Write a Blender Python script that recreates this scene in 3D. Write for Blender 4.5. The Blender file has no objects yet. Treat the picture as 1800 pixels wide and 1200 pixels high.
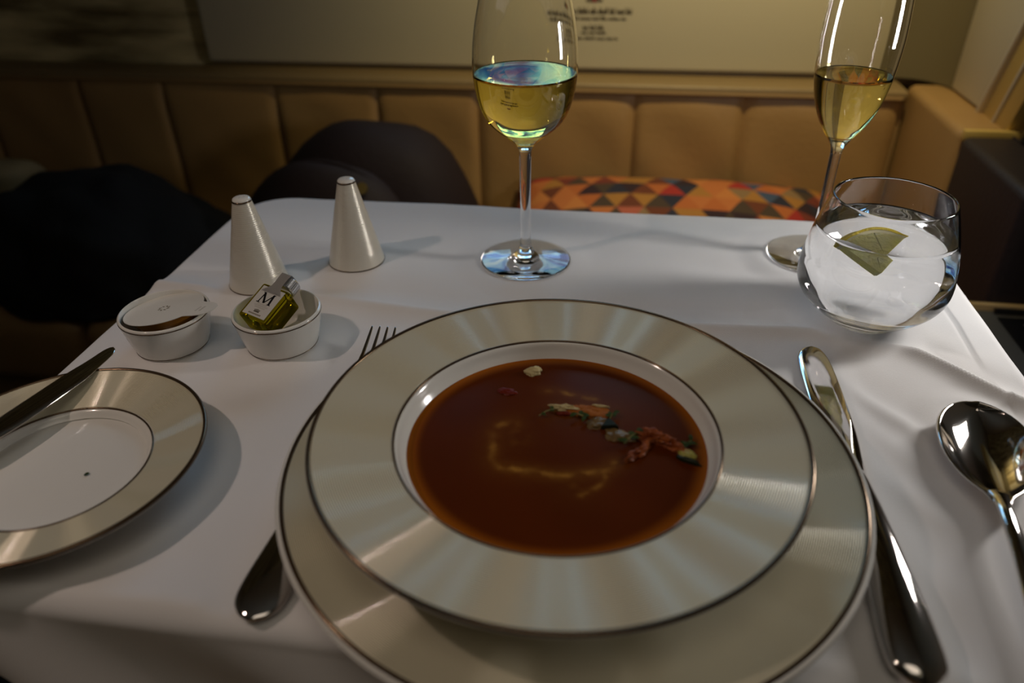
import bpy, bmesh, math, random
import numpy as np
from mathutils import Vector, Matrix, noise

C = bpy.context.scene.collection
SC = bpy.context.scene
PI = math.pi
YAW = math.radians(-8.8)                 # the cabin is turned a little against the camera
cy_, sy_ = math.cos(-YAW), math.sin(-YAW)


def AB(a, b, z=0.0):
    """cabin coordinates (along the sofa, away from the diner, up from the table top) -> world"""
    return Vector((a * cy_ + b * sy_, -a * sy_ + b * cy_, z))


def toab(x, y):
    return x * cy_ - y * sy_, x * sy_ + y * cy_


# ------------------------------------------------------------------ camera
cam_d = bpy.data.cameras.new('camera')
cam = bpy.data.objects.new('camera', cam_d)
C.objects.link(cam)
pitch, roll = math.radians(33.13), math.radians(-0.873)
c_, s_ = math.cos(pitch), math.sin(pitch)
right, fwd, up = Vector((1, 0, 0)), Vector((0, c_, -s_)), Vector((0, s_, c_))
r2 = right * math.cos(roll) + up * math.sin(roll)
u2 = -right * math.sin(roll) + up * math.cos(roll)
m4 = Matrix.Identity(4)
for i in range(3):
    m4[i][0], m4[i][1], m4[i][2] = r2[i], u2[i], -fwd[i]
m4[2][3] = 0.27
cam.matrix_world = m4
cam_d.sensor_width = 36
cam_d.lens = 1317 / 1800 * 36
cam_d.clip_start = 0.02
cam_d.dof.use_dof = True
cam_d.dof.focus_distance = 0.47
cam_d.dof.aperture_fstop = 4.9
SC.camera = cam

# ------------------------------------------------------------------ world, lights, exposure
w = bpy.data.worlds.new('cabin_dark')
SC.world = w
w.use_nodes = True
w.node_tree.nodes['Background'].inputs[0].default_value = (1.0, 0.86, 0.66, 1)
w.node_tree.nodes['Background'].inputs[1].default_value = 0.012


def lamp(name, kind, loc, power, col, size, target=None, **kw):
    d = bpy.data.lights.new(name, kind)
    o = bpy.data.objects.new(name, d)
    C.objects.link(o)
    o.location = loc
    d.energy = power
    d.color = col
    if kind in ('POINT', 'SPOT'):
        d.shadow_soft_size = size
    else:
        d.size = size
    for k, v in kw.items():
        setattr(d, k, v)
    if target is not None:
        o.rotation_euler = (Vector(target) - Vector(loc)).to_track_quat('-Z', 'Y').to_euler()
    return o


lamp('reading_lamp_left', 'SPOT', (-0.49, 0.28, 0.51), 2.3, (1.0, 0.78, 0.66), 0.012, (-0.02, 0.32, 0.0),
     spot_size=math.radians(105), spot_blend=0.7)
rl = lamp('reading_lamp_right', 'AREA', AB(0.40, 0.51, 0.17), 0.84, (1.0, 0.96, 0.92), 0.05, AB(0.0, 0.51, 0.10))
rl.data.shape = 'RECTANGLE'
rl.data.size_y = 0.13
lamp('table_fill', 'SPOT', AB(-0.04, -0.12, 1.15), 5.8, (1.0, 0.86, 0.72), 0.42, AB(-0.04, 0.30, 0.0),  # added overhead fill, coned to light the table and spare the sofa
     spot_size=math.radians(54), spot_blend=0.6)
lamp('sofa_wall_lamp', 'SPOT', AB(0.22, 0.80, 0.85), 24.0, (1.0, 0.82, 0.42), 0.03, AB(0.12, 1.22, 0.04),
     spot_size=math.radians(82), spot_blend=1.0)
lamp('ceiling_fill', 'AREA', AB(0.0, -0.30, 1.15), 0.34, (1.0, 0.90, 0.62), 0.9, AB(0.0, 0.35, 0.0))  # unseen soft fill, added for ambient light

SC.view_settings.view_transform = 'Standard'
SC.view_settings.look = 'None'
SC.view_settings.gamma = 1.0
SC.view_settings.exposure = 0.0
SC.cycles.max_bounces = 20
SC.cycles.transmission_bounces = 18
SC.cycles.glossy_bounces = 8
SC.cycles.diffuse_bounces = 4
SC.cycles.sample_clamp_indirect = 60.0


# ------------------------------------------------------------------ materials
def mat(name, col, rough=0.5, metallic=0.0, coat=0.0, trans=0.0, ior=1.45, sheen=0.0, spec=0.5,
        bump=None, vary=None, emit=None, aniso=0.0):
    m = bpy.data.materials.new(name)
    m.use_nodes = True
    nt = m.node_tree
    p = nt.nodes['Principled BSDF']
    p.inputs['Base Color'].default_value = (*col, 1)
    p.inputs['Roughness'].default_value = rough
    p.inputs['Metallic'].default_value = metallic
    p.inputs['Coat Weight'].default_value = coat
    p.inputs['Coat Roughness'].default_value = 0.05
    p.inputs['Transmission Weight'].default_value = trans
    p.inputs['IOR'].default_value = ior
    p.inputs['Sheen Weight'].default_value = sheen
    p.inputs['Specular IOR Level'].default_value = spec
    if emit:
        p.inputs['Emission Color'].default_value = (*emit[0], 1)
        p.inputs['Emission Strength'].default_value = emit[1]
    if bump or vary:
        tc = nt.nodes.new('ShaderNodeTexCoord')
    if bump:                              # (scale, distance, stretch)
        mp = nt.nodes.new('ShaderNodeMapping')
        mp.inputs['Scale'].default_value = bump[2] if len(bump) > 2 else (1, 1, 1)
        n = nt.nodes.new('ShaderNodeTexNoise')
        n.inputs['Scale'].default_value = bump[0]
        n.inputs['Detail'].default_value = 5
        b = nt.nodes.new('ShaderNodeBump')
        b.inputs['Distance'].default_value = bump[1]
        nt.links.new(tc.outputs['Object'], mp.inputs['Vector'])
        nt.links.new(mp.outputs[0], n.inputs['Vector'])
        nt.links.new(n.outputs['Fac'], b.inputs['Height'])
        nt.links.new(b.outputs[0], p.inputs['Normal'])
    if vary:                              # (scale, second colour, stretch)
        mp = nt.nodes.new('ShaderNodeMapping')
        mp.inputs['Scale'].default_value = vary[2] if len(vary) > 2 else (1, 1, 1)
        n = nt.nodes.new('ShaderNodeTexNoise')
        n.inputs['Scale'].default_value = vary[0]
        n.inputs['Detail'].default_value = 4
        r = nt.nodes.new('ShaderNodeValToRGB')
        r.color_ramp.elements[0].position = 0.35
        r.color_ramp.elements[0].color = (*col, 1)
        r.color_ramp.elements[1].position = 0.68
        r.color_ramp.elements[1].color = (*vary[1], 1)
        nt.links.new(tc.outputs['Object'], mp.inputs['Vector'])
        nt.links.new(mp.outputs[0], n.inputs['Vector'])
        nt.links.new(n.outputs['Fac'], r.inputs[0])
        nt.links.new(r.outputs[0], p.inputs['Base Color'])
    return m


def glass(name, col, ior):
    m = bpy.data.materials.new(name)
    m.use_nodes = True
    nt = m.node_tree
    nt.nodes.remove(nt.nodes['Principled BSDF'])
    g = nt.nodes.new('ShaderNodeBsdfGlass')
    g.inputs['Color'].default_value = (*col, 1)
    g.inputs['Roughness'].default_value = 0.0
    g.inputs['IOR'].default_value = ior
    nt.links.new(g.outputs[0], nt.nodes['Material Output'].inputs['Surface'])
    return m


M = {}
M['porcelain'] = mat('white_porcelain', (0.78, 0.765, 0.72), 0.12, coat=0.3)
M['rim'] = mat('pearl_ridged_rim', (0.63, 0.58, 0.43), 0.31, metallic=0.15, coat=0.35)
M['line'] = mat('platinum_line', (0.13, 0.085, 0.05), 0.22, metallic=0.8)
M['linewhite'] = mat('rim_edge', (0.75, 0.72, 0.66), 0.10, coat=0.5)
M['steel'] = mat('polished_steel', (0.66, 0.63, 0.60), 0.06, metallic=1.0)
M['glass'] = glass('clear_glass', (1, 1, 1), 1.50)
M['wine'] = glass('white_wine', (0.95, 0.86, 0.40), 1.34)
M['champagne'] = glass('champagne', (0.96, 0.89, 0.55), 1.34)
M['water'] = glass('water', (0.985, 0.99, 1.0), 1.33)
M['cloth'] = mat('white_linen', (0.78, 0.765, 0.76), 0.85, sheen=0.15, bump=(900, 0.0001, (1, 2.2, 1)))
M['leather'] = mat('tan_leather', (0.40, 0.245, 0.10), 0.42, bump=(160, 0.0006), vary=(3.0, (0.34, 0.20, 0.08)))
M['leather_top'] = mat('tan_leather_ledge', (0.24, 0.165, 0.08), 0.45, bump=(160, 0.0006))
M['piping'] = mat('leather_piping', (0.28, 0.17, 0.07), 0.5)
M['panel'] = mat('cream_panel', (0.60, 0.54, 0.40), 0.45)
M['panel_edge'] = mat('cream_panel_edge', (0.66, 0.60, 0.46), 0.4)
M['cove_shade'] = mat('cove_painted_shade', (0.17, 0.14, 0.08), 0.5)  # dark tone paints in the shade of the corner
M['ink'] = mat('printed_ink', (0.10, 0.08, 0.05), 0.6)
M['red'] = mat('red_print', (0.35, 0.05, 0.05), 0.6)
M['gold_wall'] = mat('streaked_gold_wall', (0.17, 0.125, 0.055), 0.4, vary=(9, (0.80, 0.66, 0.36), (0.55, 1, 3.2)), bump=(9, 0.012, (0.55, 1, 3.2)))
M['wall'] = mat('cabin_wall', (0.30, 0.25, 0.18), 0.6)
M['ceiling'] = mat('cabin_ceiling', (0.45, 0.40, 0.32), 0.7)
M['carpet'] = mat('dark_carpet', (0.02, 0.017, 0.014), 0.95, bump=(300, 0.002))
M['brass'] = mat('brass_trim', (0.62, 0.44, 0.14), 0.4, metallic=0.25)
M['plum'] = mat('dark_plum_leather', (0.018, 0.012, 0.015), 0.55, bump=(180, 0.0006))
M['black'] = mat('black_gloss', (0.008, 0.008, 0.009), 0.25)
M['blackmatt'] = mat('black_cloth', (0.006, 0.006, 0.007), 0.9, bump=(90, 0.002))
M['darkgrey'] = mat('dark_grey_plastic', (0.08, 0.078, 0.075), 0.5)
M['grey'] = mat('grey_felt', (0.34, 0.31, 0.31), 0.9, bump=(400, 0.0008))
M['chrome'] = mat('chrome', (0.75, 0.75, 0.76), 0.12, metallic=1.0)
M['bag'] = mat('dark_purple_bag', (0.017, 0.010, 0.012), 0.7, spec=0.3, bump=(120, 0.0008))
M['bagpocket'] = mat('bag_pocket', (0.024, 0.016, 0.018), 0.65, spec=0.3, bump=(120, 0.0008))
M['goldtag'] = mat('gold_tag', (0.16, 0.12, 0.03), 0.4, metallic=0.6)
M['beige'] = mat('beige_fabric', (0.42, 0.36, 0.22), 0.8, bump=(200, 0.001))
M['wood'] = mat('tan_wood_strip', (0.50, 0.36, 0.18), 0.5, vary=(30, (0.42, 0.29, 0.13), (0.3, 2, 2)))
M['tabletop'] = mat('table_laminate', (0.25, 0.2, 0.14), 0.4)
M['lid'] = mat('foil_lid', (0.74, 0.72, 0.66), 0.35)
M['lidprint'] = mat('lid_print', (0.17, 0.14, 0.08), 0.5)
M['lidfaint'] = mat('lid_faint_print', (0.48, 0.46, 0.42), 0.5)
M['amber'] = mat('amber_cup', (0.36, 0.15, 0.015), 0.25, coat=0.3)
M['oil'] = glass('olive_oil', (0.80, 0.74, 0.10), 1.47)
M['cap'] = mat('silver_cap', (0.62, 0.63, 0.66), 0.25, metallic=0.9)
M['label'] = mat('bottle_label', (0.62, 0.61, 0.58), 0.5)
M['seal'] = mat('paper_seal', (0.50, 0.48, 0.46), 0.4)
M['lemonflesh'] = mat('lemon_flesh', (0.95, 0.88, 0.34), 0.35, bump=(220, 0.002), vary=(70, (0.93, 0.87, 0.45)))
M['lemonrind'] = mat('lemon_rind', (0.85, 0.68, 0.06), 0.4, bump=(500, 0.0008))
M['pith'] = mat('lemon_pith', (0.90, 0.85, 0.55), 0.6)
M['cheese'] = mat('white_cheese', (0.52, 0.42, 0.20), 0.4, bump=(300, 0.0008))
M['cream_bit'] = mat('cream_blob', (0.55, 0.40, 0.24), 0.45)
M['onion'] = mat('pale_onion', (0.15, 0.09, 0.03), 0.3, bump=(300, 0.0006))
M['bacon'] = mat('bacon_bit', (0.15, 0.028, 0.005), 0.35, spec=0.2, bump=(250, 0.0015), vary=(260, (0.33, 0.085, 0.018)))
M['pepper'] = mat('red_pepper', (0.13, 0.012, 0.003), 0.35, spec=0.2)
M['crouton'] = mat('orange_crouton', (0.29, 0.085, 0.007), 0.6, spec=0.2, bump=(300, 0.001))
M['herb'] = mat('green_herb', (0.055, 0.090, 0.010), 0.5, spec=0.2)
M['stem'] = mat('herb_stem', (0.22, 0.20, 0.05), 0.45)
M['skin'] = mat('dark_skin', (0.012, 0.016, 0.006), 0.4, spec=0.25)
M['zucchini'] = mat('zucchini_flesh', (0.36, 0.33, 0.06), 0.4)


M['lemonflesh'].node_tree.nodes['Principled BSDF'].inputs['Subsurface Weight'].default_value = 0.6
M['lemonflesh'].node_tree.nodes['Principled BSDF'].inputs['Subsurface Radius'].default_value = (1.0, 0.9, 0.4)
M['lemonflesh'].node_tree.nodes['Principled BSDF'].inputs['Subsurface Scale'].default_value = 0.006


# ------------------------------------------------------------------ helpers
def obj(name, bm, m=None, parent=None, smooth=True, sharp=40, loc=None, rotz=None):
    me = bpy.data.meshes.new(name)
    bmesh.ops.recalc_face_normals(bm, faces=bm.faces)
    bm.to_mesh(me)
    bm.free()
    if smooth:
        for p in me.polygons:
            p.use_smooth = True
        if sharp:
            me.set_sharp_from_angle(angle=math.radians(sharp))
    if m is not None:
        for mm in (m if isinstance(m, (list, tuple)) else [m]):
            me.materials.append(mm)
    o = bpy.data.objects.new(name, me)
    C.objects.link(o)
    if parent is not None:
        o.parent = parent
    if loc is not None:
        o.location = loc
    if rotz is not None:
        o.rotation_euler.z = rotz
    return o


def tag(o, label, cat, group=None):
    o['label'] = label
    o['category'] = cat
    if group:
        o['group'] = group
    return o


def thing(name, label, cat, loc=(0, 0, 0), rotz=0.0, group=None):
    o = bpy.data.objects.new(name, None)
    o.empty_display_size = 0.02
    C.objects.link(o)
    o.location = loc
    o.rotation_euler.z = rotz
    return tag(o, label, cat, group)


def struct(o):
    o['kind'] = 'structure'
    return o


def catmull(pts, n=6):
    P = [np.array(p, float) for p in pts]
    P = [2 * P[0] - P[1]] + P + [2 * P[-1] - P[-2]]
    out = []
    for i in range(1, len(P) - 2):
        p0, p1, p2, p3 = P[i - 1:i + 3]
        for k in range(n):
            t = k / n
            out.append(0.5 * (2 * p1 + (p2 - p0) * t + (2 * p0 - 5 * p1 + 4 * p2 - p3) * t * t + (3 * p1 - p0 - 3 * p2 + p3) * t ** 3))
    out.append(P[-2])
    return [tuple(p) for p in out]


def offset(prof, d):
    """shift a (r, z) curve sideways; d may be a function of z"""
    P = np.array(prof)
    t = np.gradient(P, axis=0)
    t /= np.linalg.norm(t, axis=1)[:, None] + 1e-12
    dd = np.array([d(z) if callable(d) else d for z in P[:, 1]])
    q = P + np.c_[-t[:, 1], t[:, 0]] * dd[:, None]
    q[:, 0] = np.maximum(q[:, 0], 0)
    return [tuple(x) for x in q]


def lathe(prof, segs=96, closed=False, bm=None):
    bm = bm or bmesh.new()
    rings = []
    for r, z in prof:
        if r < 1e-6:
            rings.append([bm.verts.new((0, 0, z))])
        else:
            rings.append([bm.verts.new((r * math.cos(2 * PI * k / segs), r * math.sin(2 * PI * k / segs), z)) for k in range(segs)])
    pairs = list(zip(rings[:-1], rings[1:])) + ([(rings[-1], rings[0])] if closed else [])
    for A, B in pairs:
        if len(A) == 1 and len(B) == 1:
            continue
        for k in range(segs):
            j = (k + 1) % segs
            if len(A) == 1:
                bm.faces.new((A[0], B[j], B[k]))
            elif len(B) == 1:
                bm.faces.new((A[k], A[j], B[0]))
            else:
                bm.faces.new((A[k], A[j], B[j], B[k]))
    return bm


def box(sx, sy, sz, bev=0.0, seg=2, center=(0, 0, 0), bm=None):
    b = bmesh.new()
    bmesh.ops.create_cube(b, size=1)
    for v in b.verts:
        v.co = Vector((v.co.x * sx, v.co.y * sy, v.co.z * sz))
    if bev:
        bmesh.ops.bevel(b, geom=list(b.edges), offset=bev, segments=seg, profile=0.5, affect='EDGES')
    for v in b.verts:
        v.co += Vector(center)
    if bm is None:
        return b
    me = bpy.data.meshes.new('tmp')
    b.to_mesh(me)
    b.free()
    bm.from_mesh(me)
    bpy.data.meshes.remove(me)
    return bm


def boxr(x0, x1, y0, y1, z0, z1, bev=0.0, seg=2, bm=None):
    return box(x1 - x0, y1 - y0, z1 - z0, bev, seg, ((x0 + x1) / 2, (y0 + y1) / 2, (z0 + z1) / 2), bm)


def loft(stations, n=20, power=2.6, bm=None, cap=True):
    """stations: (center Vector, side Vector, up Vector, half width, half thickness)"""
    bm = bm or bmesh.new()
    rings = []
    for c, sd, u, hw, ht in stations:
        ring = []
        for k in range(n):
            a = 2 * PI * k / n
            ca, sa = math.cos(a), math.sin(a)
            x = math.copysign(abs(ca) ** (2 / power), ca) * hw
            y = math.copysign(abs(sa) ** (2 / power), sa) * ht
            ring.append(bm.verts.new(Vector(c) + Vector(sd) * x + Vector(u) * y))
        rings.append(ring)
    for A, B in zip(rings[:-1], rings[1:]):
        for k in range(n):
            j = (k + 1) % n
            bm.faces.new((A[k], A[j], B[j], B[k]))
    if cap:
        bm.faces.new(rings[0][::-1])
        bm.faces.new(rings[-1])
    return bm


def blade_loft(pts, n=20, power=2.6, bm=None, sub=5):
    """pts: (x, y offset, z centre, half width, half thickness), run along +x"""
    P = catmull(pts, sub)
    return loft([((p[0], p[1], p[2]), (0, 1, 0), (0, 0, 1), max(p[3], 1e-5), max(p[4], 1e-5)) for p in P], n, power, bm)


def tube(path, rad, n=8, bm=None):
    bm = bm or bmesh.new()
    P = [Vector(p) for p in path]
    st = []
    for i, p in enumerate(P):
        t = (P[min(i + 1, len(P) - 1)] - P[max(i - 1, 0)]).normalized()
        s = t.cross(Vector((0, 0, 1)))
        if s.length < 1e-3:
            s = t.cross(Vector((0, 1, 0)))
        s.normalize()
        u = s.cross(t)
        r = rad[i] if isinstance(rad, (list, tuple)) else rad
        st.append((p, s, u, r, r))
    return loft(st, n, 2.0, bm)


def blob(sx, sy, sz, amp=0.2, freq=2.0, seed=0, sub=4, bm=None):
    b = bmesh.new()
    bmesh.ops.create_icosphere(b, subdivisions=sub, radius=1)
    off = Vector((seed * 3.7, seed * 1.3, seed * 2.1))
    for v in b.verts:
        d = 1 + amp * noise.noise(v.co * freq + off) + amp * 0.5 * noise.noise(v.co * freq * 2.3 + off)
        v.co = Vector((v.co.x * sx * d, v.co.y * sy * d, v.co.z * sz * d))
    return b


# ------------------------------------------------------------------ room shell (cabin coordinates)
FZ = -0.72
ABW = AB(0, 0, 0)


def cab(name, bm, m, parent=None, **kw):
    return obj(name, bm, m, parent, rotz=None if parent else YAW, **kw)


struct(cab('floor', boxr(-1.5, 1.0, -1.2, 1.3, FZ - 0.05, FZ), M['carpet'], smooth=False))
struct(cab('ceiling', boxr(-1.5, 1.0, -1.2, 1.3, 1.30, 1.35), M['ceiling'], smooth=False))
struct(cab('wall_back', boxr(-1.5, 1.0, 1.235, 1.30, FZ, 1.30), M['gold_wall'], smooth=False))
struct(cab('wall_left', boxr(-1.55, -1.5, -1.2, 1.3, FZ, 1.30), M['wall'], smooth=False))
struct(cab('wall_front', boxr(-1.5, 1.0, -1.25, -1.2, FZ, 1.30), M['wall'], smooth=False))
wr = struct(cab('wall_right', boxr(0.62, 0.68, -1.2, 1.235, FZ, 1.30), M['wall'], smooth=False))

# back wall panel with the printed notice
pn = thing('wall_panel', 'cream wall panel with small printed notice above the sofa back', 'panel', AB(-0.12, 1.222, -0.016), YAW)
obj('panel_face', boxr(-0.572, 0.573, -0.010, 0.012, 0.0, 0.262, 0.006, 3), M['panel'], pn)
obj('lower_trim', boxr(-0.57, 0.573, -0.004, 0.012, -0.012, -0.001, 0.002), M['leather_top'], pn)


def print_line(x0, x1, z0, z1, words, seed, m='ink'):
    rnd = random.Random(seed)
    bm = bmesh.new()
    x = x0
    while x < x1 - 0.001:
        wl = rnd.uniform(0.006, 0.017) if words else x1 - x0
        e = min(x + wl, x1)
        h = z1 - z0
        q = x
        while q < e - 0.0004:
            g = rnd.uniform(0.0008, 0.0018)
            t = rnd.choice((0.55, 0.62, 1.0))
            boxr(q, min(q + g, e), -0.0106, -0.0098, z0, z0 + h * t, bm=bm)
            q += g + 0.0003
        x = e + 0.0022
    return obj('printed_line', bm, M[m], pn, smooth=False)


for args in ((0.002, 0.121, 0.082, 0.0905, True, 1), (0.006, 0.113, 0.0735, 0.0785, True, 2),
             (0.048, 0.081, 0.0600, 0.0670, True, 3), (0.046, 0.083, 0.0535, 0.0585, True, 4),
             (0.022, 0.102, 0.0455, 0.0500, True, 5)):
    print_line(*args)
em = bmesh.new()
for k in range(-3, 4):
    boxr(0.064 + k * 0.0035 - 0.0014, 0.064 + k * 0.0035 + 0.0014, -0.0106, -0.0098, 0.0985, 0.1065 - abs(k) * 0.0012, bm=em)
obj('printed_emblem', em, M['ink'], pn, smooth=False)
obj('red_emblem_centre', lathe([(0, 0), (0.0028, 0), (0.0028, 0.001), (0, 0.001)], 16), M['red'], pn, loc=(0.064, -0.0102, 0.101)).rotation_euler.x = PI / 2

# television above the panel; its picture shows in the wine and the glass foot
tv = thing('television', 'blue lit television screen on the back wall above the cream panel', 'television', AB(-0.12, 1.23, 0.255), YAW)
fr = bmesh.new()
boxr(-0.262, 0.262, -0.035, 0.003, 0.0, 0.020, 0.003, bm=fr)
boxr(-0.262, 0.262, -0.035, 0.003, 0.302, 0.316, 0.003, bm=fr)
boxr(-0.262, -0.246, -0.035, 0.003, 0.0, 0.316, 0.003, bm=fr)
boxr(0.246, 0.262, -0.035, 0.003, 0.0, 0.316, 0.003, bm=fr)
boxr(-0.25, 0.25, -0.018, 0.003, 0.01, 0.31, bm=fr)
obj('frame', fr, M['black'], tv)
ms = bpy.data.materials.new('screen_picture')
ms.use_nodes = True
nt = ms.node_tree
p = nt.nodes['Principled BSDF']
p.inputs['Base Color'].default_value = (0.01, 0.01, 0.01, 1)
p.inputs['Roughness'].default_value = 0.2
tc = nt.nodes.new('ShaderNodeTexCoord')
mp = nt.nodes.new('ShaderNodeMapping')
mp.inputs['Scale'].default_value = (1.6, 1, 3.4)
n1 = nt.nodes.new('ShaderNodeTexNoise')
n1.inputs['Scale'].default_value = 3.1
n1.inputs['Detail'].default_value = 3
n1.inputs['Distortion'].default_value = 1.2
rp = nt.nodes.new('ShaderNodeValToRGB')
el = rp.color_ramp.elements
el[0].position, el[0].color = 0.33, (0.006, 0.012, 0.10, 1)
el[1].position, el[1].color = 0.66, (0.85, 1.0, 1.0, 1)
for ps, cl in ((0.40, (0.02, 0.09, 0.42, 1)), (0.46, (0.14, 0.42, 0.85, 1)), (0.53, (0.42, 0.78, 0.95, 1))):
    e = rp.color_ramp.elements.new(ps)
    e.color = cl
for a_, b_ in ((tc.outputs['Object'], mp.inputs['Vector']), (mp.outputs[0], n1.inputs['Vector']), (n1.outputs['Fac'], rp.inputs[0]), (rp.outputs[0], p.inputs['Emission Color'])):
    nt.links.new(a_, b_)
p.inputs['Emission Strength'].default_value = 3.6
obj('screen', boxr(-0.247, 0.247, -0.022, -0.017, 0.021, 0.301), ms, tv, smooth=False)

# curved corner between back wall and side panel, its shade put in the colour
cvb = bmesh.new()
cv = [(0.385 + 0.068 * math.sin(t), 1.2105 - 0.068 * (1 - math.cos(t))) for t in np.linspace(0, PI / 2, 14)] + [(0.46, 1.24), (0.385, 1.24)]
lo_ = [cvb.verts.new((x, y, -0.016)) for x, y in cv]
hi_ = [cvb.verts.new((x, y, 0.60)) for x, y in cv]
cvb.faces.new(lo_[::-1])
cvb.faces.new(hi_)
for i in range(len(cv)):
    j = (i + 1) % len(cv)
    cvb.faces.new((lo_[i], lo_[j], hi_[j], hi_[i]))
struct(cab('trim_1', cvb, M['cove_shade'], sharp=40))

# side wall: cream panel, brass window frame
sp = thing('side_wall_panel', 'cream side wall panel slanting beside the sofa arm at right', 'panel', AB(0.452, 1.12, -0.02), YAW)


def lean(b, side=None):
    for v in b.verts:
        if side is None or v.co.y < side:
            v.co.y -= 0.39 * max(v.co.z, 0)
    return b


obj('panel_face', lean(boxr(0.0, 0.03, -0.066, 0.112, 0.004, 0.5, 0.003, 3), 0.0), M['panel'], sp)
bt = thing('window_frame', 'brass coloured window frame strip at the far right', 'window frame', AB(0.452, 0.99, -0.02), YAW)
obj('frame_strip', lean(boxr(0.002, 0.03, -0.022, 0.055, 0.0, 0.5, 0.003)), M['brass'], bt)
obj('raised_bead', lean(boxr(-0.004, 0.02, 0.055, 0.063, 0.0, 0.5, 0.002)), M['panel_edge'], bt)
obj('inner_bead', lean(boxr(-0.001, 0.02, 0.012, 0.017, 0.0, 0.5, 0.001)), M['panel_edge'], bt)

# ------------------------------------------------------------------ sofa
so = thing('leather_sofa', 'tan leather bench sofa with low panelled back behind the table', 'sofa', AB(0, 0, FZ), YAW)
H0 = -FZ
obj('base', boxr(-1.48, 0.40, 0.83, 1.22, 0.0, H0 - 0.40, 0.01), M['piping'], so)
for x0, x1 in ((-1.47, -0.756), (-0.752, -0.022), (-0.018, 0.398)):
    obj('seat_cushion', boxr(x0, x1, 0.80, 1.17, H0 - 0.40, H0 - 0.28, 0.03, 5), M['leather'], so)
seams = [-1.47, -1.28, -1.09, -0.904, -0.754, -0.56, -0.39, -0.228, 0.014, 0.174, 0.392]
for x0, x1 in zip(seams[:-1], seams[1:]):
    bm = bmesh.new()
    nx, nz = 24, 14
    g = []
    rnd = random.Random(int(x0 * 1000))
    for i in range(nx + 1):
        col = []
        for k in range(nz + 1):
            u, v = i / nx, k / nz
            x = x0 + (x1 - x0) * u
            z = H0 - 0.30 + 0.272 * v
            e = (1 - (2 * u - 1) ** 16) * (1 - max(0, 2 * v - 1) ** 8)
            y = 1.160 - 0.009 * e - 0.0035 * noise.noise(Vector((x * 14 + 2 * z * 6, z * 5, 3))) * e
            col.append(bm.verts.new((x, y, z)))
        g.append(col)
    for i in range(nx):
        for k in range(nz):
            bm.faces.new((g[i][k], g[i + 1][k], g[i + 1][k + 1], g[i][k + 1]))
    obj('back_panel', bm, M['leather'], so, sharp=0)
obj('back_core', boxr(-1.48, 0.40, 1.164, 1.222, H0 - 0.42, H0 - 0.03), M['piping'], so)
obj('top_ledge', boxr(-1.48, 0.398, 1.150, 1.216, H0 - 0.036, H0 - 0.020, 0.006, 4), M['leather_top'], so)
obj('ledge_piping', tube([(-1.48, 1.152, H0 - 0.032), (-0.5, 1.152, H0 - 0.032), (0.39, 1.152, H0 - 0.032)], 0.004), M['piping'], so)
obj('arm', boxr(0.404, 0.50, 0.968, 1.19, 0.0, H0 - 0.018, 0.012, 4), M['leather'], so)
obj('arm_band', boxr(0.406, 0.50, 0.960, 0.969, H0 - 0.030, H0 - 0.0165, 0.002, 2), M['brass'], so)

# right side console and tray
co = thing('side_console', 'dark plum side console beside the sofa arm at right', 'console', AB(0.403, 0.77, FZ), YAW)
obj('body', boxr(0.0, 0.21, 0.0, 0.190, 0.0, H0 - 0.022, 0.010, 4), M['plum'], co)
obj('stitched_edge', boxr(0.055, 0.0575, 0.01, 0.185, H0 - 0.0225, H0 - 0.0205), M['bagpocket'], co)
cl = thing('control_handset', 'small black handset lying on the dark console by the brass frame', 'remote', AB(0.478, 0.905, -0.0215), YAW)
obj('body', boxr(-0.022, 0.05, -0.05, 0.03, 0.0, 0.03, 0.006, 3), M['black'], cl)
obj('top_key', boxr(-0.01, 0.03, -0.03, 0.01, 0.0298, 0.0315, 0.001), M['darkgrey'], cl)

tr = thing('tray_unit', 'low dark armrest tray right of the table with tan edge strip', 'tray', AB(0.37, 0.50, FZ), YAW)
T0 = H0 - 0.15
obj('body', boxr(0.0, 0.24, -0.10, 0.262, 0.0, T0, 0.003), M['darkgrey'], tr)
obj('edge_strip', boxr(0.0, 0.24, 0.262, 0.269, T0 - 0.02, T0 + 0.006, 0.001), M['wood'], tr)
obj('recess_panel', boxr(0.035, 0.12, 0.165, 0.245, T0, T0 + 0.0015, 0.0005), M['black'], tr)
obj('felt_panel', boxr(0.028, 0.13, 0.02, 0.145, T0, T0 + 0.002, 0.0005), M['grey'], tr)
obj('latch', tube([(0.105, 0.232, T0 + 0.006), (0.062, 0.232, T0 + 0.006), (0.053, 0.222, T0 + 0.006), (0.06, 0.212, T0 + 0.006), (0.105, 0.212, T0 + 0.006)], 0.003), M['chrome'], tr)
obj('upper_rail', tube([(0.12, 0.254, T0 + 0.004), (0.035, 0.254, T0 + 0.004)], 0.003), M['black'], tr)

# ------------------------------------------------------------------ pillow with triangle print
mt = bpy.data.materials.new('triangle_print')
mt.use_nodes = True
nt = mt.node_tree
p = nt.nodes['Principled BSDF']
p.inputs['Roughness'].default_value = 0.9
uv = nt.nodes.new('ShaderNodeUVMap')
sx = nt.nodes.new('ShaderNodeSeparateXYZ')
nt.links.new(uv.outputs[0], sx.inputs[0])


def mth(op, a, b=None):
    n = nt.nodes.new('ShaderNodeMath')
    n.operation = op
    for i, v in enumerate((a, b)):
        if v is None:
            continue
        if isinstance(v, (int, float)):
            n.inputs[i].default_value = v
        else:
            nt.links.new(v, n.inputs[i])
    return n.outputs[0]


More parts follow.
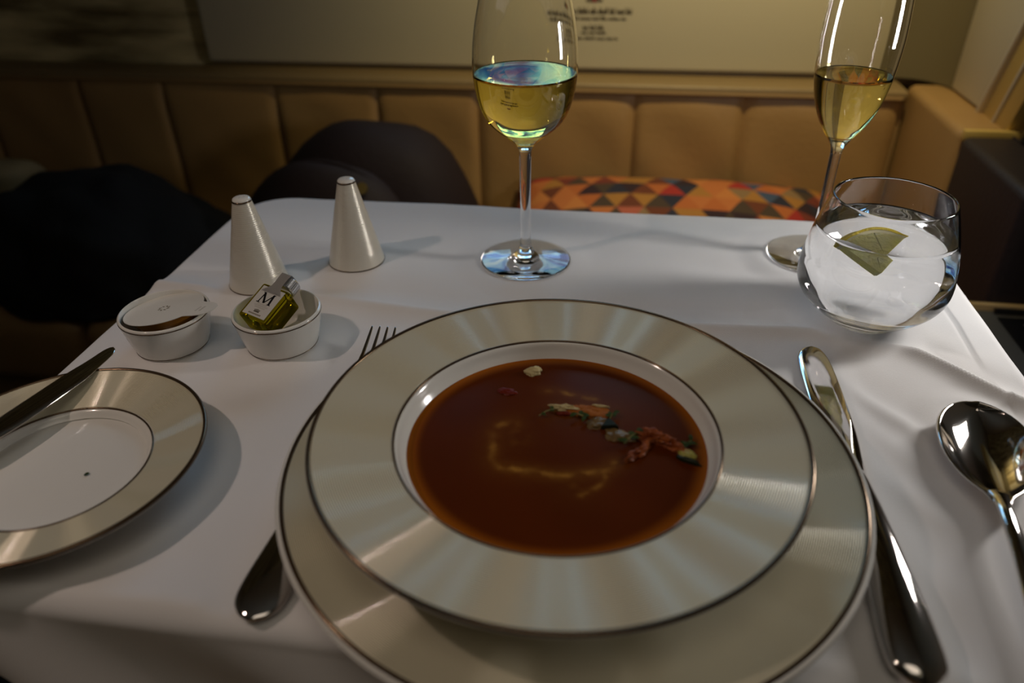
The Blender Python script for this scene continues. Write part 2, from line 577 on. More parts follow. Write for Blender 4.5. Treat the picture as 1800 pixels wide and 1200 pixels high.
qv = mth('MULTIPLY', sx.outputs[1], 10.0)
pv = mth('SUBTRACT', mth('MULTIPLY', sx.outputs[0], 12.0), mth('MULTIPLY', qv, 0.5))
pi_, qi = mth('FLOOR', pv), mth('FLOOR', qv)
upr = mth('GREATER_THAN', mth('ADD', mth('FRACT', pv), mth('FRACT', qv)), 1.0)
cb = nt.nodes.new('ShaderNodeCombineXYZ')
nt.links.new(mth('ADD', pi_, 0.37), cb.inputs[0])
nt.links.new(mth('ADD', qi, 7.21), cb.inputs[1])
nt.links.new(mth('ADD', upr, 3.1), cb.inputs[2])
wn = nt.nodes.new('ShaderNodeTexWhiteNoise')
wn.noise_dimensions = '3D'
nt.links.new(cb.outputs[0], wn.inputs[0])
rp = nt.nodes.new('ShaderNodeValToRGB')
rp.color_ramp.interpolation = 'CONSTANT'
pal = [(0.03, 0.012, 0.02), (0.50, 0.16, 0.035), (0.16, 0.045, 0.015), (0.60, 0.25, 0.06), (0.40, 0.03, 0.02), (0.02, 0.025, 0.05),
       (0.42, 0.22, 0.04), (0.48, 0.14, 0.08), (0.28, 0.20, 0.09), (0.20, 0.04, 0.02), (0.55, 0.20, 0.05), (0.07, 0.05, 0.03), (0.05, 0.10, 0.19)]
pal = [(0.78 * r, 0.66 * g, 0.66 * b) for r, g, b in pal]
el = rp.color_ramp.elements
el[0].position, el[0].color = 0, (*pal[0], 1)
el[1].position, el[1].color = 1 / len(pal), (*pal[1], 1)
for i in range(2, len(pal)):
    e = el.new(i / len(pal))
    e.color = (*pal[i], 1)
nt.links.new(wn.outputs['Value'], rp.inputs[0])
nt.links.new(rp.outputs[0], p.inputs['Base Color'])
bm = bmesh.new()
uvl = bm.loops.layers.uv.new('UVMap')
N1, N2 = 36, 28
PW, PH = 0.47, 0.33
for side in (1, -1):
    g = []
    for i in range(N1 + 1):
        row = []
        for k in range(N2 + 1):
            u, v = i / N1, k / N2
            a, b = 2 * u - 1, 2 * v - 1
            th = 0.062 * ((1 - abs(a) ** 2.6) * (1 - abs(b) ** 2.6)) ** 0.55
            pin = 1 - 0.06 * (1 - abs(b)) * abs(a) ** 4
            pin2 = 1 - 0.06 * (1 - abs(a)) * abs(b) ** 4
            vv = bm.verts.new((a * PW / 2 * pin, b * PH / 2 * pin2, side * th + 0.002 * noise.noise(Vector((a * 5, b * 5, side)))))
            row.append((vv, (u, v)))
        g.append(row)
    for i in range(N1):
        for k in range(N2):
            q = [g[i][k], g[i + 1][k], g[i + 1][k + 1], g[i][k + 1]]
            f = bm.faces.new([x[0] for x in q])
            for l, x in zip(f.loops, q):
                l[uvl].uv = x[1]
bmesh.ops.remove_doubles(bm, verts=bm.verts, dist=0.0004)
pil = obj('patterned_pillow', bm, mt, None, sharp=0)
tag(pil, 'pillow printed with red, orange and navy triangles, lying on the sofa', 'pillow')
pil.location = AB(0.075, 0.985, -0.217)
pil.rotation_euler = (math.radians(16), 0, YAW)

# ------------------------------------------------------------------ bag, jacket, beige cushion on the seat
bg = thing('backpack', 'dark purple rounded backpack lying on the sofa behind the table', 'bag', AB(-0.365, 1.03, -0.279), YAW)


def dome(sx, sy, sz, pw=2.6, cut=-0.0):
    b = bmesh.new()
    bmesh.ops.create_icosphere(b, subdivisions=4, radius=1)
    for v in b.verts:
        d = v.co.normalized()
        l = (abs(d.x) ** pw + abs(d.y) ** pw + abs(d.z) ** pw) ** (-1 / pw)
        q = d * l
        nn = 1 + 0.03 * noise.noise(d * 2.2)
        v.co = Vector((q.x * sx * nn, q.y * sy * nn, max(q.z, cut) * sz * nn))
    return b


obj('body', dome(0.165, 0.105, 0.228, 2.4), M['bag'], bg, sharp=0)
pk = obj('front_pocket', dome(0.150, 0.06, 0.197, 2.2), M['bagpocket'], bg, sharp=0, loc=(-0.045, -0.085, 0.0))
obj('pocket_piping', tube([(0.150 * math.cos(t) - 0.045, -0.086, 0.198 * math.sin(t)) for t in np.linspace(0.15, PI - 0.15, 24)], 0.004), M['bag'], bg)
obj('gold_tag', lathe([(0, 0), (0.008, 0), (0.008, 0.003), (0, 0.003)], 20), M['goldtag'], bg, loc=(0.022, -0.112, 0.172)).rotation_euler.x = PI / 2 - 0.5

jb = blob(0.20, 0.15, 0.165, 0.16, 1.7, 5, 5)
for v in jb.verts:
    if v.co.z < 0:
        v.co.z = 0
jk = obj('black_jacket', jb, M['blackmatt'], None, sharp=0, loc=AB(-0.775, 0.955, -0.279), rotz=YAW)
tag(jk, 'black jacket heaped on the left part of the sofa', 'jacket')

cb_ = dome(0.06, 0.05, 0.06, 3.2, -1)
cu = obj('beige_cushion', cb_, M['beige'], None, sharp=0, loc=AB(-1.04, 1.09, -0.219), rotz=YAW)
tag(cu, 'beige cushion corner behind the black jacket at the left edge', 'cushion')

# diner's own seat below the front of the table
ds = thing('diner_seat', 'beige leather seat in front of the table at bottom left', 'seat', AB(0.0, -0.10, FZ), YAW)
obj('seat_cushion', boxr(-0.435, 0.34, -0.55, 0.395, H0 - 0.38, H0 - 0.27, 0.02, 4), M['leather'], ds)
obj('seat_base', boxr(-0.40, 0.32, -0.53, 0.33, 0.0, H0 - 0.38, 0.005), M['plum'], ds)
obj('seat_back', boxr(-0.42, 0.33, -0.66, -0.54, H0 - 0.28, H0 + 0.25, 0.04, 4), M['leather'], ds)

# ------------------------------------------------------------------ table and cloth
TA0, TA1, TB0, TB1 = -0.338, 0.247, 0.184, 0.629
tb = thing('dining_table', 'dining table hidden under the white tablecloth', 'table', AB((TA0 + TA1) / 2, (TB0 + TB1) / 2, FZ), YAW)
ha, hb = (TA1 - TA0) / 2, (TB1 - TB0) / 2
obj('tabletop', box(2 * ha - 0.008, 2 * hb - 0.008, 0.024, 0.004, 2, (0, 0, H0 - 0.0165)), M['tabletop'], tb)
obj('pedestal', lathe([(0, 0), (0.14, 0), (0.14, 0.012), (0.045, 0.03), (0.035, 0.06), (0.035, H0 - 0.06), (0.09, H0 - 0.03), (0, H0 - 0.029)], 32), M['darkgrey'], tb)


def sstep(x, a, b):
    t = min(1, max(0, (x - a) / (b - a)))
    return t * t * (3 - 2 * t)


def gauss(x, s):
    return math.exp(-(x / s) ** 2)


def cloth_h(a, b):
    x, y = a * cy_ + b * sy_, -a * sy_ + b * cy_
    z = 0.0
    bc = 0.437 + 0.006 * math.sin(a * 9) + 0.02 * sstep(a, -0.05, -0.25) * 0.8
    bc -= 0.075 * sstep(a, 0.13, 0.26) ** 2
    amp = 0.0058 + 0.0014 * sstep(a, 0.0, 0.2)
    # an ironed crease: sharp ridge, then a softer dip on the far side
    z += amp * math.exp(-(math.hypot(b - bc, 0.0022) - 0.0022) / 0.0075)
    z -= 0.0022 * gauss(b - bc - 0.024, 0.014)
    # soft folds near the right edge
    rr = sstep(a, 0.09, 0.22)
    z += rr * 0.0046 * gauss((b - 0.385 + 1.25 * (a - 0.14)), 0.012)
    z += rr * 0.0034 * gauss((b - 0.345 + 0.9 * (a - 0.14)), 0.016)
    z += sstep(a, 0.10, 0.2) * 0.0036 * gauss((b - 0.30 + 0.5 * (a - 0.14)), 0.014)
    z += sstep(a, 0.10, 0.2) * 0.0030 * gauss((b - 0.245 + 0.35 * (a - 0.14)), 0.016)
    # hem along the right edge
    z += 0.0009 * sstep(a, 0.2315, 0.2325) - 0.0006 * gauss(a - 0.2308, 0.0009)
    # second crease near the diner
    z += 0.0034 * math.exp(-(math.hypot(b - 0.190 - 0.02 * a, 0.003) - 0.003) / 0.012)
    z += 0.0016 * noise.noise(Vector((x * 9, y * 14, 1.3))) + 0.0009 * noise.noise(Vector((x * 26, y * 34, 4.0)))
    z -= 0.0016
    return z


def flatten(x, y):
    """how far things press the cloth flat"""
    f = 1.0
    for px, py, r in ((0.0268, 0.278, 0.118), (-0.234, 0.2892, 0.052), (0.011, 0.531, 0.037), (0.237, 0.531, 0.037), (0.241, 0.439, 0.03),
                      (-0.19, 0.502, 0.022), (-0.1226, 0.5356, 0.023), (-0.2245, 0.418, 0.025), (-0.1515, 0.417, 0.025)):
        d = math.hypot(x - px, y - py)
        f = min(f, sstep(d, r, r + 0.022))
    for (x0, y0), (x1, y1), r in (((0.232, 0.262), (0.258, 0.322), 0.020), ((0.226, 0.254), (0.19, 0.15), 0.006),
                                  ((0.187, 0.392), (0.150, 0.16), 0.012), ((-0.084, 0.414), (-0.112, 0.2), 0.011)):
        t = max(0, min(1, ((x - x0) * (x1 - x0) + (y - y0) * (y1 - y0)) / ((x1 - x0) ** 2 + (y1 - y0) ** 2)))
        d = math.hypot(x - x0 - t * (x1 - x0), y - y0 - t * (y1 - y0))
        f = min(f, sstep(d, r, r + 0.018))
    return f


RC, RHO = 0.040, 0.008
bm = bmesh.new()
NA, NB = 380, 320
ca, cbm = (TA0 + TA1) / 2, (TB0 + TB1) / 2
grid = []
for i in range(NA + 1):
    col = []
    u = i / NA
    a = (TA0 - 0.055) + (TA1 + 0.006 - TA0 + 0.055) * u
    fo = 0.030 + 0.050 * sstep(a, -0.36, -0.16)
    for k in range(NB + 1):
        b = (TB0 - fo) + (TB1 + 0.05 - TB0 + fo) * (k / NB)
        qx, qy = abs(a - ca) - (ha - RC), abs(b - cbm) - (hb - RC)
        ox, oy = max(qx, 0), max(qy, 0)
        L = math.hypot(ox, oy)
        d = L - RC if L > 0 else max(qx, qy) - RC
        wx, wy = a * cy_ + b * sy_, -a * sy_ + b * cy_
        f = flatten(wx, wy)
        h = cloth_h(a, b)
        z = h * f if f < 1 else h
        z = min(z, 0.0) if f < 0.02 else z
        z = max(z, -0.0032)
        pa, pb = a, b
        if d > 0:
            nx, ny = ox / L * math.copysign(1, a - ca), oy / L * math.copysign(1, b - cbm)
            if d < RHO * PI / 2:
                th = d / RHO
                hh, vv = RHO * math.sin(th), RHO * (1 - math.cos(th))
            else:
                rest = d - RHO * PI / 2
                hh = RHO + rest * 0.12 + 0.16 * rest * math.sin(wx * 46 + wy * 31)
                vv = RHO + rest * 0.985
            pa, pb = a + nx * (hh - d), b + ny * (hh - d)
            z = z * max(0, 1 - d / 0.01) - vv
        z += 0.0
        col.append(bm.verts.new((pa, pb, z)))
    grid.append(col)
for i in range(NA):
    for k in range(NB):
        bm.faces.new((grid[i][k], grid[i + 1][k], grid[i + 1][k + 1], grid[i][k + 1]))
cl_ = obj('tablecloth', bm, M['cloth'], None, sharp=0, rotz=YAW)
tag(cl_, 'white creased tablecloth covering the dining table', 'tablecloth')


# ------------------------------------------------------------------ plates
def plate(name, label, cat, loc, R, zr, r_in, z_in, well, thick, nr, foot_r, base_z=0.0, group=None, white_edge=0.004, segs=224):
    """R, zr: rim edge; r_in, z_in: inner end of the ridged band; well: list of (r, z) from r_in inwards"""
    t = thing(name, label, cat, loc, 0, group)
    top = [(R - 0.0008, zr), (R - white_edge, zr - 0.0004)]
    n = 14
    slope = lambda r: z_in + (zr - 0.0004 - z_in) * ((r - r_in) / (R - white_edge - r_in)) ** 1.15
    for i in range(1, n):
        r = (R - white_edge) + (r_in - R + white_edge) * i / n
        top.append((r, slope(r)))
    top += catmull([(r_in, z_in)] + well, 4)
    bot = []
    bot.append((R, zr - 0.0012))
    bot.append((R - 0.001, zr - 0.0026))
    for i in range(1, 8):
        r = R + (r_in - R) * i / 8
        bot.append((r, slope(min(r, R - white_edge)) - thick * (0.6 + 0.4 * min(1, i / 3))))
    zb = min(w_[1] for w_ in well) - thick
    bot += [(r_in - 0.004, max(z_in - thick - 0.003, zb)), (foot_r + 0.004, zb + 0.001), (foot_r + 0.002, base_z), (foot_r - 0.002, base_z), (foot_r - 0.004, zb), (0, zb)]
    prof = bot[::-1] + top if bot else top
    obj('body', lathe(prof, segs), M['porcelain'], t, sharp=50)
    # ridged band: real concentric grooves
    r0, r1 = r_in + 0.0012, R - white_edge
    # their depth swells and fades around the plate, which makes the broad satin rays
    k = 6
    bm = bmesh.new()
    rows = []
    for i in range(-1, nr * k + 2):
        r = min(max(r0 + (r1 - r0) * i / (nr * k), r0), r1)
        row = []
        for q in range(segs):
            an = 2 * PI * q / segs
            z = slope(r) - 0.0002
            if 0 <= i <= nr * k:
                z = slope(r) + 0.00030 + 0.00018 * (0.12 + 0.88 * (0.5 + 0.5 * math.cos(14 * an + 0.6)) ** 1.3) * math.sin(2 * PI * i / k)
            row.append(bm.verts.new((r * math.cos(an), r * math.sin(an), z)))
        rows.append(row)
    for A, B in zip(rows[:-1], rows[1:]):
        for q in range(segs):
            q2 = (q + 1) % segs
            bm.faces.new((A[q], A[q2], B[q2], B[q]))
    obj('ridged_rim', bm, M['rim'], t, sharp=0)

    def ring(nm, r, z, hw, hh, m):
        obj(nm, lathe([(r - hw, z - hh), (r - hw * 0.6, z + hh), (r + hw * 0.6, z + hh), (r + hw, z - hh)], segs, closed=True), M[m], t, sharp=0)
    ring('rim_line', R - white_edge + 0.0010, zr - 0.0001, 0.0012, 0.00055, 'line')
    ring('inner_line', r_in + 0.0004, z_in + 0.0002, 0.0006, 0.0004, 'line')
    return t


plate('charger_plate', 'large charger plate with ridged cream rim under the soup plate', 'plate', (0.0268, 0.2779, 0.0), 0.1400, 0.0220, 0.092, 0.0110,
      [(0.089, 0.0088), (0.083, 0.0072), (0.06, 0.0068), (0.0, 0.0066)], 0.0042, 46, 0.072)
SX, SY = 0.0203, 0.2752
plate('soup_plate', 'wide rimmed soup plate holding red brown soup on the charger', 'plate', (SX, SY, 0.0), 0.1158, 0.0450, 0.0765, 0.0400,
      [(0.0752, 0.0384), (0.0738, 0.0352), (0.0715, 0.0318), (0.066, 0.0245), (0.056, 0.0175), (0.04, 0.0142), (0.0, 0.0138)], 0.0042, 34, 0.044, base_z=0.0069, white_edge=0.0022)
plate('bread_plate', 'small bread plate with ridged cream rim at the left edge', 'plate', (-0.2342, 0.2893, 0.0), 0.0746, 0.0180, 0.0455, 0.0105,
      [(0.0440, 0.0098), (0.0415, 0.0072), (0.038, 0.0062), (0.0, 0.0060)], 0.0036, 30, 0.034, white_edge=0.0020)

# ------------------------------------------------------------------ soup
SZ = 0.0318
ms = bpy.data.materials.new('tomato_soup')
ms.use_nodes = True
nt = ms.node_tree
p = nt.nodes['Principled BSDF']
at = nt.nodes.new('ShaderNodeVertexColor')
at.layer_name = 'Col'
nt.links.new(at.outputs[0], p.inputs['Base Color'])
p.inputs['Roughness'].default_value = 0.25
p.inputs['Specular IOR Level'].default_value = 0.10
p.inputs['Subsurface Weight'].default_value = 0.0
swirls = [
    ([(0.0005, 0.2902), (-0.007, 0.289), (-0.0095, 0.282), (-0.0095, 0.274), (-0.010, 0.265), (-0.006, 0.2590), (0.0056, 0.2555)], 0.0022, 0.45),
    ([(-0.006, 0.2590), (0.0056, 0.2562), (0.016, 0.2535), (0.025, 0.2525), (0.034, 0.2538), (0.0408, 0.2550), (0.0470, 0.2600)], 0.0014, 1.0),
    ([(0.041, 0.2548), (0.041, 0.249), (0.036, 0.244), (0.029, 0.240)], 0.0010, 0.55),
    ([(0.018, 0.3165), (0.0251, 0.3157), (0.032, 0.312), (0.038, 0.3105), (0.0424, 0.3090)], 0.0013, 0.55),
    ([(0.024, 0.3000), (0.03, 0.299), (0.04, 0.3005), (0.047, 0.298)], 0.0030, 0.5),
    ([(0.0, 0.284), (0.004, 0.280), (0.002, 0.275)], 0.0030, 0.18),
    ([(0.030, 0.250), (0.026, 0.246), (0.03, 0.243)], 0.0030, 0.25),
]
SW = [(np.array(catmull(pp, 8))[:, :2], wd, st) for pp, wd, st in swirls]
bm = bmesh.new()
cl2 = bm.loops.layers.color.new('Col')
RS = 0.0722
NR, NS = 72, 240
rings = [[bm.verts.new((0, 0, 0))]]
for i in range(1, NR + 1):
    r = RS * (i / NR) ** 0.8
    rings.append([bm.verts.new((r * math.cos(2 * PI * k / NS), r * math.sin(2 * PI * k / NS), 0.00025 * sstep(r, RS - 0.0015, RS))) for k in range(NS)])
for k in range(NS):
    bm.faces.new((rings[0][0], rings[1][k], rings[1][(k + 1) % NS]))
for A, B in zip(rings[1:-1], rings[2:]):
    for k in range(NS):
        bm.faces.new((A[k], B[k], B[(k + 1) % NS], A[(k + 1) % NS]))
lower = [bm.verts.new((0.072 * math.cos(2 * PI * k / NS) * 0.9, 0.072 * math.sin(2 * PI * k / NS) * 0.9, -0.007)) for k in range(NS)]
for k in range(NS):
    j = (k + 1) % NS
    bm.faces.new((rings[-1][j], rings[-1][k], lower[k], lower[j]))
bm.faces.new(lower)
colc = {}


def soup_col(v):
    x, y = v.co.x, v.co.y
    r = math.hypot(x, y)
    base = np.array((0.085, 0.016, 0.0015))
    n1 = noise.noise(Vector((x * 40, y * 40, 0.3)))
    base = base * (1 + 0.10 * n1)
    edge = sstep(r, RS - 0.0085, RS - 0.0005)
    base = base * (1 - edge) + np.array((0.30, 0.085, 0.004)) * edge
    wx, wy = x + SX, y + SY
    wx += 0.0009 * noise.noise(Vector((wx * 420, wy * 420, 5)))
    wy += 0.0009 * noise.noise(Vector((wx * 420, wy * 420, 9)))
    acc = 0
    for P, wd, st in SW:
        d = np.hypot(P[:, 0] - wx, P[:, 1] - wy).min()
        br = 0.30 + 1.1 * noise.noise(Vector((wx * 150, wy * 150, 2)))
        acc = max(acc, st * max(0, min(1, br)) * math.exp(-(d / wd) ** 1.5) + 0.10 * st * math.exp(-(d / (wd * 4)) ** 2))
    base = base * (1 - acc) + np.array((0.50, 0.25, 0.04)) * acc
    return (*[float(max(0, q)) for q in base], 1)


for f in bm.faces:
    for l in f.loops:
        if l.vert not in colc:
            colc[l.vert] = soup_col(l.vert)
        c4 = colc[l.vert]
        l[cl2] = [1.055 * q ** (1 / 2.4) - 0.055 if q > 0.0031308 else 12.92 * q for q in c4[:3]] + [1]
sp_ = obj('tomato_soup', bm, ms, None, sharp=0, loc=(SX, SY, SZ))
tag(sp_, 'red brown soup with swirls of cream filling the wide plate', 'soup')


def bit(name, label, cat, px, py, bm, m, rz=0, dz=0.0, group=None):
    o = obj(name, bm, M[m], None, sharp=50, loc=(px, py, SZ + dz), rotz=rz)
    return tag(o, label, cat, group)


# garnish
bit('cream_blob', 'pale pointed blob of cream near the far edge of the soup', 'cream', 0.0113, 0.3335, blob(0.0046, 0.0032, 0.0028, 0.35, 1.6, 3), 'cheese', 0.25, 0.0004)
bit('pepper_piece', 'small dark red pepper piece left of the pale cream blob', 'pepper', -0.0030, 0.3165, blob(0.0046, 0.0028, 0.0010, 0.4, 1.8, 8), 'pepper', -0.3, 0.0002)
ch = thing('cheese_slice', 'white cheese slice with orange face lying in the soup middle', 'cheese', (0.034, 0.299, SZ), -0.20)
obj('orange_face', blob(0.0104, 0.0048, 0.0014, 0.45, 1.9, 11), M['crouton'], ch, sharp=50, loc=(0.004, 0.0, 0.0004))
obj('white_edge', blob(0.0072, 0.0018, 0.0017, 0.6, 2.6, 12), M['cheese'], ch, sharp=50, loc=(-0.0080, 0.0004, 0.0009))
obj('far_edge', blob(0.0044, 0.0008, 0.0010, 0.3, 2.2, 13), M['cheese'], ch, sharp=50, loc=(0.0098, 0.0046, 0.0011))
bit('pepper_piece', 'red pepper strip tucked below the white edge of the cheese', 'pepper', 0.0262, 0.2968, blob(0.0042, 0.0014, 0.0012, 0.3, 2, 15), 'pepper', -0.1, 0.0003)
bit('onion_piece', 'translucent pale onion piece between cheese slice and dark triangle', 'onion', 0.0418, 0.2895, blob(0.0052, 0.0040, 0.0011, 0.6, 1.6, 21), 'onion', 0.4, 0.0002)
bit('onion_piece', 'pale onion piece right of the dark triangular scrap', 'onion', 0.0520, 0.2790, blob(0.0064, 0.0044, 0.0012, 0.6, 1.6, 22), 'onion', -0.3, 0.0002)
b3 = bmesh.new()
tri = [(-0.0048, -0.0022), (0.0050, -0.0026), (0.0030, 0.0012), (0.0004, 0.0052), (-0.0014, 0.0028)]
lo = [b3.verts.new((x, y, -0.0012)) for x, y in tri]
hi = [b3.verts.new((x * 0.85, y * 0.85, 0.0016 + 0.0005 * (i % 2))) for i, (x, y) in enumerate(tri)]
b3.faces.new(lo[::-1])
b3.faces.new(hi)
for i in range(5):
    j = (i + 1) % 5
    b3.faces.new((lo[i], lo[j], hi[j], hi[i]))
bmesh.ops.bevel(b3, geom=list(b3.edges), offset=0.0004, segments=2, affect='EDGES')
bit('courgette_skin', 'black triangular scrap of vegetable skin in the soup', 'vegetable', 0.0472, 0.2866, b3, 'skin', 0, 0.0006)


def leaf(L, W, curl, bm=None, base=(0, 0, 0), rz=0.0, tilt=0.3):
    bm = bm or bmesh.new()
    rows = []
    n = 6
    cr, sr = math.cos(rz), math.sin(rz)
    for i in range(n + 1):
        t = i / n
        wv = W * math.sin(PI * min(1, t * 0.92 + 0.06)) ** 0.8
        x = L * t
        zz = tilt * x - curl * t * t * L
        row = []
        for s in (-1, 0, 1):
            lx, ly, lz = x, s * wv, zz + (0.25 * wv if s else 0)
            row.append(bm.verts.new((base[0] + lx * cr - ly * sr, base[1] + lx * sr + ly * cr, base[2] + lz)))
        rows.append(row)
    for A, B in zip(rows[:-1], rows[1:]):
        for k in range(2):
            bm.faces.new((A[k], A[k + 1], B[k + 1], B[k]))
    ret = bmesh.ops.solidify(bm, geom=list(bm.faces), thickness=0.0002)
    return bm


def sprig(label, px, py, rz, leaves, stem_len, sc=1.0):
    t = thing('herb_sprig', label, 'herb', (px, py, SZ + 0.0012), rz, 'herb sprigs in the soup')
    obj('stem', tube([(-stem_len / 2, 0, 0.0004), (0, 0.0004, 0.0012), (stem_len / 2, 0.0002, 0.0008)], 0.00032, 6), M['stem'], t)
    rnd = random.Random(int(px * 1e5))
    for i in range(leaves):
        x = -stem_len / 2 + stem_len * (i + 0.5) / leaves
        obj('leaf', leaf(rnd.uniform(0.0028, 0.0045) * sc, rnd.uniform(0.0008, 0.0014) * sc, 0.3), M['herb'], t, sharp=0,
            loc=(x, 0, 0.001), rotz=rnd.uniform(0.3, 1.3) * (1 if i % 2 else -1) + rnd.choice((0, 0, 2.4)))
    return t


sprig('thin green herb sprig at the left tip of the cheese slice', 0.0170, 0.2965, 0.5, 4, 0.009, 0.8)
sprig('small dark green herb sprig on the white cheese edge', 0.0340, 0.2936, 2.6, 5, 0.006)
sprig('dark green herb leaves beside the black triangular scrap', 0.0500, 0.2935, 0.9, 4, 0.006)
sprig('bright herb sprig leaning on the bacon, in the soup', 0.0575, 0.2768, 0.75, 7, 0.013, 1.1)
sprig('herb leaves at the right end of the garnish by the rim', 0.0818, 0.2705, 0.6, 6, 0.008, 1.15)
bn = thing('bacon_strip', 'curled reddish bacon strip at the right side of the soup', 'bacon', (0.0668, 0.2725, SZ), 0)
obj('left_tail', blob(0.0072, 0.0020, 0.0018, 0.8, 2.4, 31), M['bacon'], bn, sharp=50, loc=(-0.0078, -0.0060, 0.0008), rotz=0.72)
obj('upper_curl', blob(0.0074, 0.0036, 0.0028, 0.8, 2.2, 32), M['bacon'], bn, sharp=50, loc=(0.0020, 0.0032, 0.0014), rotz=-0.35)
obj('right_tail', blob(0.0070, 0.0022, 0.0022, 0.8, 2.4, 33), M['bacon'], bn, sharp=50, loc=(0.0098, -0.0032, 0.0010), rotz=-0.75)
obj('pale_tip', blob(0.0020, 0.0012, 0.0012, 0.3, 1.9, 34), M['onion'], bn, sharp=50, loc=(-0.0122, -0.0096, 0.0006), rotz=0.7)
zc = thing('courgette_piece', 'yellow green courgette piece with dark skin by the plate rim', 'vegetable', (0.0812, 0.2640, SZ), -0.55)
obj('flesh', blob(0.0044, 0.0030, 0.0022, 0.25, 1.4, 41), M['zucchini'], zc, sharp=50, loc=(0, 0, 0.0008))
obj('dark_skin', blob(0.0062, 0.0014, 0.0019, 0.25, 1.6, 42), M['skin'], zc, sharp=50, loc=(0.0018, -0.0032, 0.0006))
bit('herb_crumb', 'tiny dark herb crumb lying on the white bread plate', 'crumb', -0.2197, 0.2849, leaf(0.0028, 0.0010, 0.2), 'herb', 0.6, 0.0)
bpy.data.objects['herb_crumb'].location.z = 0.0064

# ------------------------------------------------------------------ cone shakers
def shaker(label, loc, seed):
    t = thing('cone_shaker', label, 'shaker', loc, seed, 'cone shakers')
    nrg = 46
    R0, R1, Hh = 0.0218, 0.0066, 0.0655
    pr = [(0, 0.0004), (R0 - 0.003, 0.0004), (R0 - 0.002, 0.0), (R0 - 0.0006, 0.0), (R0, 0.0008)]
    for i in range(nrg * 4 + 1):
        tt = i / (nrg * 4)
        amp = 0.00011 * sstep(tt, 0.1, 0.16)
        z = 0.001 + (Hh - 0.001) * tt
        pr.append((R0 + (R1 - R0) * tt + amp * math.sin(2 * PI * i / 4 + 0.4), z))
    pr += [(0, Hh)]
    obj('body', lathe(pr, 96), M['rimc'], t, sharp=50)
    obj('base_line', lathe([(R0 - 0.0002, 0.0002), (R0 + 0.00025, 0.0003), (R0 + 0.00015, 0.0010), (R0 - 0.0002, 0.0011)], 96, closed=True), M['line'], t, sharp=0)
    obj('top_line', lathe([(R1 - 0.0004, Hh - 0.0006), (R1 + 0.00045, Hh - 0.0004), (R1 + 0.0003, Hh + 0.0006), (R1 - 0.0004, Hh + 0.0007)], 64, closed=True), M['line'], t, sharp=0)
    obj('cap', lathe(catmull([(R1 - 0.0001, Hh - 0.0003), (R1 - 0.0003, Hh + 0.0012), (R1 - 0.0012, Hh + 0.0022), (R1 - 0.0035, Hh + 0.0028), (0, Hh + 0.0029)], 4), 64), M['porcelain'], t, sharp=0)
    for q in range(3):
        an = q * 2 * PI / 3
        obj('hole', lathe([(0, 0.0), (0.0005, 0.0), (0.0005, 0.0002), (0, 0.0002)], 12), M['lidfaint'], t, loc=(0.0022 * math.cos(an), 0.0022 * math.sin(an), Hh + 0.00275))
    return t


M['rimc'] = mat('pearl_ridged_cone', (0.70, 0.655, 0.56), 0.30, metallic=0.25, coat=0.2)
shaker('white ridged cone shaker, nearer one, behind the oil bottle dish', (-0.1905, 0.5019, 0.0), 0.3)
shaker('white ridged cone shaker, farther one, nearest the dark backpack', (-0.1223, 0.5356, 0.0), 1.1)


# ------------------------------------------------------------------ ramekins
def ramekin(label, loc):
    t = thing('ramekin', label, 'dish', loc, 0.0, 'ramekins')
    pr = [(0, 0.0006), (0.0200, 0.0006), (0.0206, 0.0), (0.0222, 0.0)] + catmull([(0.0226, 0.0006), (0.0250, 0.0090), (0.0270, 0.0180), (0.0280, 0.0240), (0.0280, 0.0252), (0.0272, 0.0258), (0.0264, 0.0252), (0.0252, 0.018), (0.0232, 0.008), (0.0215, 0.0048), (0.017, 0.0038), (0.0, 0.0036)], 4)
    obj('body', lathe(pr, 96), M['porcelain'], t, sharp=50)
    obj('rim_line', lathe([(0.0278, 0.0236), (0.02825, 0.0237), (0.02825, 0.0243), (0.0278, 0.0244)], 96, closed=True), M['line'], t, sharp=0)
    obj('base_line', lathe([(0.0224, 0.0010), (0.0230, 0.0011), (0.0231, 0.0015), (0.0226, 0.0016)], 96, closed=True), M['line'], t, sharp=0)
    return t


ramekin('white ramekin on the left holding the lidded portion cup', (-0.2245, 0.4180, 0.0))
ramekin('white ramekin on the right holding the small oil bottle', (-0.1515, 0.4170, 0.0))

# portion cup
pc = thing('portion_cup', 'amber portion cup with pale tabbed foil lid in left ramekin', 'condiment', (-0.2235, 0.4185, 0.0146), 0)
pc.rotation_euler = (math.radians(-4), math.radians(-8), math.radians(-16))
pc.rotation_mode = 'XYZ'
obj('cup', lathe([(0, 0), (0.0165, 0), (0.0175, 0.0006), (0.0222, 0.0100), (0.0236, 0.0104), (0.0236, 0.0110), (0, 0.0110)], 64), M['amber'], pc, sharp=40)
bm = bmesh.new()
pts = []
for k in range(96):
    an = 2 * PI * k / 96
    r = 0.0250
    d = (an + PI) % (2 * PI) - PI
    if abs(d) < 0.42:
        r += 0.0145 * (1 - (abs(d) / 0.42) ** 2.2)
    pts.append((r * math.cos(an), r * math.sin(an)))
lo = [bm.verts.new((x, y, 0.0110)) for x, y in pts]
hi = [bm.verts.new((x, y, 0.0114)) for x, y in pts]
bm.faces.new(lo[::-1])
bm.faces.new(hi)
for k in range(96):
    j = (k + 1) % 96
    bm.faces.new((lo[k], lo[j], hi[j], hi[k]))
lid = obj('lid', bm, M['lid'], pc, sharp=30)
bm = bmesh.new()
